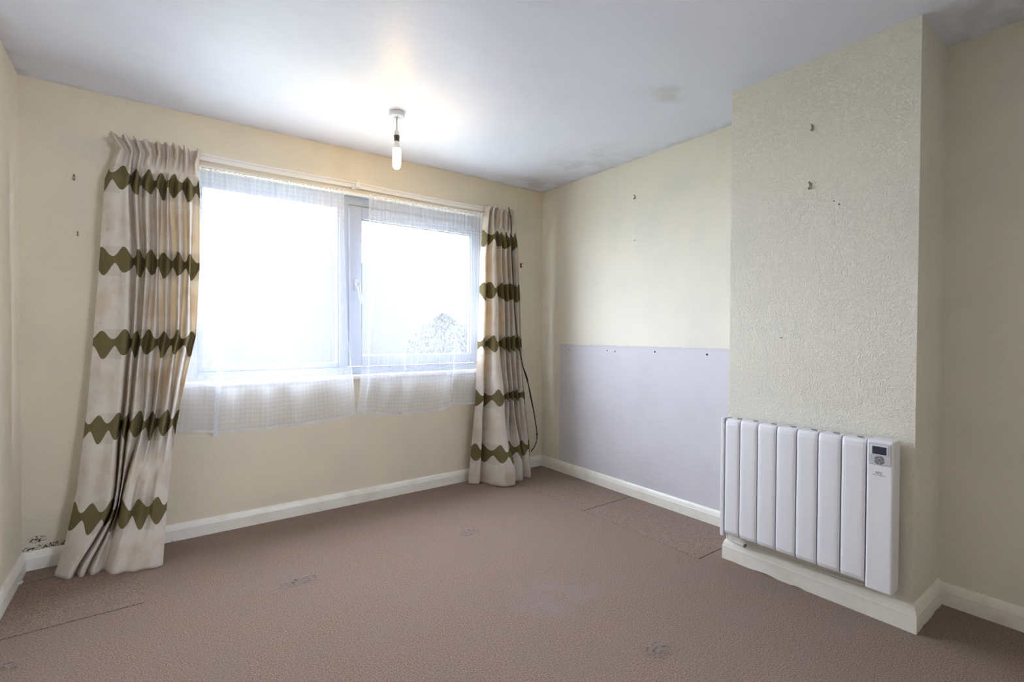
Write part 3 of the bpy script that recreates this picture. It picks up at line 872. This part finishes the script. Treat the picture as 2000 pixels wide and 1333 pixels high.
# ring of four buttons round a centre button
bc = Vector((HX - 0.0045, -2.603, 0.6705))
def sector(a0, a1, r0, r1, th=0.0012):
    bm = nb(); n = 8; rows = []
    for i in range(n + 1):
        a = a0 + (a1 - a0) * i / n
        rows.append([bm.verts.new(bc + Vector((dx, -r * math.cos(a), r * math.sin(a)))) for r, dx in ((r0, 0.0), (r1, 0.0), (r1, -th), (r0, -th))])
    for a, b in zip(rows, rows[1:]):
        for k in range(4): bm.faces.new((a[k], b[k], b[(k + 1) % 4], a[(k + 1) % 4]))
    bm.faces.new(rows[0]); bm.faces.new(rows[-1])
    bmesh.ops.recalc_face_normals(bm, faces=bm.faces[:])
    return bm
for k in range(4):
    obj('button', rl(sector(math.radians(90 * k + 8), math.radians(90 * k + 82), 0.0095, 0.0165)), m_btn, ctl)
bm = sector(0, 2 * math.pi, 0.0005, 0.0068); obj('button', rl(bm), m_btn, ctl)
# printed maker's mark and strapline; x of the text runs towards -y, up is +z, faces -x
def face_text(body, size, y, z, dx):
    base = Vector((HX - 0.002 - dx, y, z)) - rad.location
    mw = Matrix(((0, 0, -1, base.x), (-1, 0, 0, base.y), (0, 1, 0, base.z), (0, 0, 0, 1)))
    return text_obj('printed_logo', body, size, m_ink, ctl, mw)
face_text('atc', 0.0200, -2.602, 0.6215, 0.0002)
face_text('electric radiators', 0.0062, -2.603, 0.6110, 0.0002)

# white supply flex along the top of the skirting under the radiator
bm = nb()
tube(bm, smooth_path([(CX - 0.010, -1.935, 0.140), (CX - 0.024, -1.945, 0.112), (CX - 0.024, -2.03, 0.104), (CX - 0.018, -2.14, 0.107), (CX - 0.016, -2.28, 0.108), (CX - 0.018, -2.40, 0.115), (CX - 0.026, -2.50, 0.122), (CX - 0.032, -2.56, 0.136), (CX - 0.04, -2.60, 0.146)], 60), 0.0036, 8)
flex = tag(obj('power_flex', bm, m_wcable, None, smooth=True), 'thin white flex lying along the skirting under the radiator', 'cable')
bm = nb(); box(bm, (CX - 0.031, -2.037, 0.098), (CX - 0.012, -2.026, 0.113), 0.003)
obj('cable_clip', bm, m_ink, flex)

# ------------------------------------------------------------------ hooks, plugs and marks on the walls
def picture_hook(loc, normal, label, sc=1.0, group='bare picture hooks on the walls'):
    """small strap hook on a pin; normal is the wall's outward axis"""
    t = thing('picture_hook', label, 'hook', loc, group)
    nv = Vector(normal); side = Vector((0, 0, 1)).cross(nv); up = Vector((0, 0, 1))
    def P(a, b, c): return (side * a + up * b + nv * c) * sc
    bm = nb()
    w = 0.0035
    path = [(0.010, 0.0012), (0.004, 0.0016), (-0.006, 0.0018), (-0.012, 0.003), (-0.014, 0.007), (-0.011, 0.011), (-0.007, 0.012)]
    rows = []
    for b, c in path:
        rows.append([bm.verts.new(P(sx * w, b, c + dc)) for sx, dc in ((-1, 0), (1, 0), (1, 0.0010), (-1, 0.0010))])
    for a, b in zip(rows, rows[1:]):
        for k in range(4): bm.faces.new((a[k], b[k], b[(k + 1) % 4], a[(k + 1) % 4]))
    bm.faces.new(rows[0]); bm.faces.new(rows[-1])
    bmesh.ops.recalc_face_normals(bm, faces=bm.faces[:])
    obj('strap', bm, m_steel, t)
    bm = nb(); tube(bm, [P(0, 0.006, -0.001), P(0, 0.010, 0.010)], 0.0012 * sc, 8); tube(bm, [P(0, 0.0098, 0.0095), P(0, 0.0106, 0.0115)], 0.0030 * sc, 10)
    obj('pin', bm, m_steel, t)
    return t
picture_hook((CX, -2.306, 2.094), (-1, 0, 0), 'small metal picture hook high on the chimney breast, the upper of two', 1.15)
picture_hook((CX, -2.300, 1.836), (-1, 0, 0), 'small metal picture hook on the chimney breast, the lower of two', 1.3)
picture_hook((0, -1.011, 2.138), (-1, 0, 0), 'small metal picture hook high on the right wall above the grey patch', 1.15)
picture_hook((-3.068, 0, 1.933), (0, -1, 0), 'small metal picture hook left of the left curtain, the upper of two', 1.1)
picture_hook((-3.056, 0, 1.653), (0, -1, 0), 'small metal picture hook left of the left curtain, the lower of two', 0.9)
# black tie-back hook right of the right curtain
t = thing('tieback_hook', 'small black tie-back hook on the wall right of the right curtain', 'hook', (-0.245, 0, 1.743))
bm = nb(); box(bm, (-0.006, -0.005, -0.019), (0.006, 0.0, 0.019), 0.002); obj('plate', bm, m_black, t)
bm = nb(); tube(bm, [(0, -0.003, 0.010), (0.002, -0.018, 0.014), (0.006, -0.022, 0.018)], 0.0028, 8); tube(bm, [(0, -0.003, -0.012), (0.002, -0.016, -0.014), (0.007, -0.020, -0.012)], 0.0028, 8); obj('prong', bm, m_black, t, smooth=True)
# tiny hook-mark on the right wall
bm = nb()
tube(bm, [(-0.002, -1.024, 1.833), (-0.004, -1.014, 1.827), (-0.002, -1.004, 1.833)], 0.0014, 6)
tag(obj('wire_nail', bm, m_steel), 'tiny bent nail on the right wall below the picture hook', 'nail')

def plug(y, z, label, r=0.0055):
    bm = nb(); n = 16
    lathe(bm, [(0, 0.0002), (r * 0.55, 0.0002), (r * 0.6, 0.0010), (r, 0.0012), (r, 0.0), (0, 0.0)], n)
    rot = Matrix.Rotation(math.radians(-90), 4, 'Y')
    bmesh.ops.transform(bm, matrix=Matrix.Translation((0, y, z)) @ rot, verts=bm.verts[:])
    tag(obj('wall_plug', bm, m_hole), label, 'wall plug', 'dark wall plugs along the grey patch')
plug(-0.346, 1.030, 'dark wall plug at the left end of the grey patch, nearest the curtain', 0.0045)
plug(-0.761, 1.039, 'dark wall plug in the grey patch, left one of the close pair', 0.0050)
plug(-0.837, 1.033, 'dark wall plug in the grey patch, right one of the close pair', 0.0050)
plug(-1.193, 1.042, 'dark wall plug in the grey patch between the close pair and the radiator end', 0.0058)
plug(-1.581, 1.038, 'dark wall plug in the grey patch nearest the chimney breast', 0.0065)

# pin holes and a chip on the chimney breast
def chip(y, z, r, mat, name, label, cat, flat=1.0):
    bm = nb(); bmesh.ops.create_icosphere(bm, subdivisions=2, radius=r)
    for v in bm.verts:
        v.co = Vector((CX + v.co.x * 0.25, y + v.co.y * (1 + 0.3 * mnoise.noise(v.co * 300)), z + v.co.z * flat))
    tag(obj(name, bm, mat, None, smooth=True), label, cat)
chip(-2.395, 1.746, 0.0028, m_hole, 'pin', 'tiny pin head right of the lower chimney hook, the upper one', 'pin')
chip(-2.415, 1.728, 0.0034, m_hole, 'pin', 'tiny pin head right of the lower chimney hook, the lower one', 'pin')
chip(-2.183, 1.148, 0.0065, m_scuff, 'wall_scuff', 'small brown scuffed chip in the chimney wallpaper above the radiator', 'mark', 0.45)

# white cable clips on the skirtings
def clip(loc, nrm, label):
    t = thing('cable_clip', label, 'clip', loc, 'white clips at the foot of the skirtings')
    nv = Vector(nrm); sd = Vector((0, 0, 1)).cross(nv)
    bm = nb(); tube(bm, [Vector((0, 0, 0)), nv * 0.014], 0.0045, 10)
    obj('nail', bm, m_plastic, t)
    bm = nb(); tube(bm, [sd * -0.007 + nv * 0.008, sd * -0.006 + nv * 0.014 + Vector((0, 0, 0.004)), sd * 0.006 + nv * 0.014 + Vector((0, 0, 0.004)), sd * 0.007 + nv * 0.008], 0.003, 8)
    obj('hook', bm, m_plastic, t, smooth=True)
clip((-W + 0.018, -0.20, 0.020), (1, 0, 0), 'small white clip on the left wall skirting near the corner')
clip((-2.666, -0.018, 0.006), (0, -1, 0), 'small white clip under the window skirting beside the left curtain')
clip((-1.333, -0.018, 0.006), (0, -1, 0), 'small white clip at the foot of the skirting in the middle of the window wall')

# ------------------------------------------------------------------ outside: ground, neighbour's house, tree
m_ground = Mat('outside_ground', (0.34, 0.34, 0.32), 0.9)
m_ground.xyz(); m_ground.color(m_ground.mix((0.36, 0.36, 0.34), (0.26, 0.30, 0.20), m_ground.noise(0.35, 3.0).step(0.4, 0.6)))
bm = nb(); box(bm, (-40, 0.6, -3.2), (40, 60, -3.0)); gr = struct(obj('ground', bm, m_ground))
m_brick = Mat('dark_brick', (0.075, 0.06, 0.052), 0.95, spec=0.0)
m_tile = Mat('roof_slate', (0.050, 0.050, 0.056), 0.95, spec=0.0)
hs = thing('house', 'house with a pitched roof faintly seen outside through the left net curtain', 'house', (3.2, 13.2, -3.0))
def hl(bm): return local(bm, hs.location)
bm = nb(); box(bm, (-1.6, 11.5, -3.0), (8.0, 15.5, 0.35)); obj('wall', hl(bm), m_brick, hs)
bm = nb()
ra = [bm.verts.new(c) for c in ((-1.9, 11.2, 0.2), (-1.9, 15.8, 0.2), (1.6, 11.9, 3.4), (1.6, 15.2, 3.4), (5.2, 11.9, 3.4), (5.2, 15.2, 3.4), (8.4, 11.2, 0.2), (8.4, 15.8, 0.2))]
for f in ((0, 2, 3, 1), (2, 4, 5, 3), (4, 6, 7, 5), (0, 6, 4, 2), (1, 3, 5, 7), (0, 1, 7, 6)): bm.faces.new([ra[i] for i in f])
bmesh.ops.recalc_face_normals(bm, faces=bm.faces[:])
obj('roof', hl(bm), m_tile, hs)
bm = nb(); box(bm, (1.9, 12.6, 2.6), (2.5, 13.2, 4.3), 0.02, 1); obj('chimney', hl(bm), m_brick, hs)
m_leaf = Mat('tree_leaves', (0.064, 0.068, 0.058), 0.9, spec=0.05)
m_bark = Mat('tree_bark', (0.05, 0.04, 0.03), 0.9)
tr_ = thing('tree', 'leafy tree faintly seen outside through the right net curtain', 'tree', (3.55, 8.4, -3.3))
bm = nb(); tube(bm, [(0, 0, 0), (0.05, 0, 1.5), (0, 0.1, 2.8), (0.1, 0.1, 3.6)], [0.16, 0.13, 0.10, 0.05], 10); obj('trunk', bm, m_bark, tr_, smooth=True)
bm = nb(); rnd = random.Random(5)
for i in range(3600):
    a = rnd.random() * 6.283; h = rnd.random(); rr = (1 - (2 * h - 0.9) ** 2 * 0.8) * 1.25 * math.sqrt(rnd.random())
    p = Vector((rr * math.cos(a), rr * math.sin(a), 2.4 + h * 2.6)); s = 0.036 + 0.034 * rnd.random()
    q = Vector((rnd.uniform(-1, 1), rnd.uniform(-1, 1), rnd.uniform(-1, 1))).normalized(); k = q.orthogonal().normalized(); w = q.cross(k)
    bm.faces.new([bm.verts.new(p + k * s), bm.verts.new(p + w * s * 0.5), bm.verts.new(p - k * s), bm.verts.new(p - w * s * 0.5)])
obj('crown', bm, m_leaf, tr_)
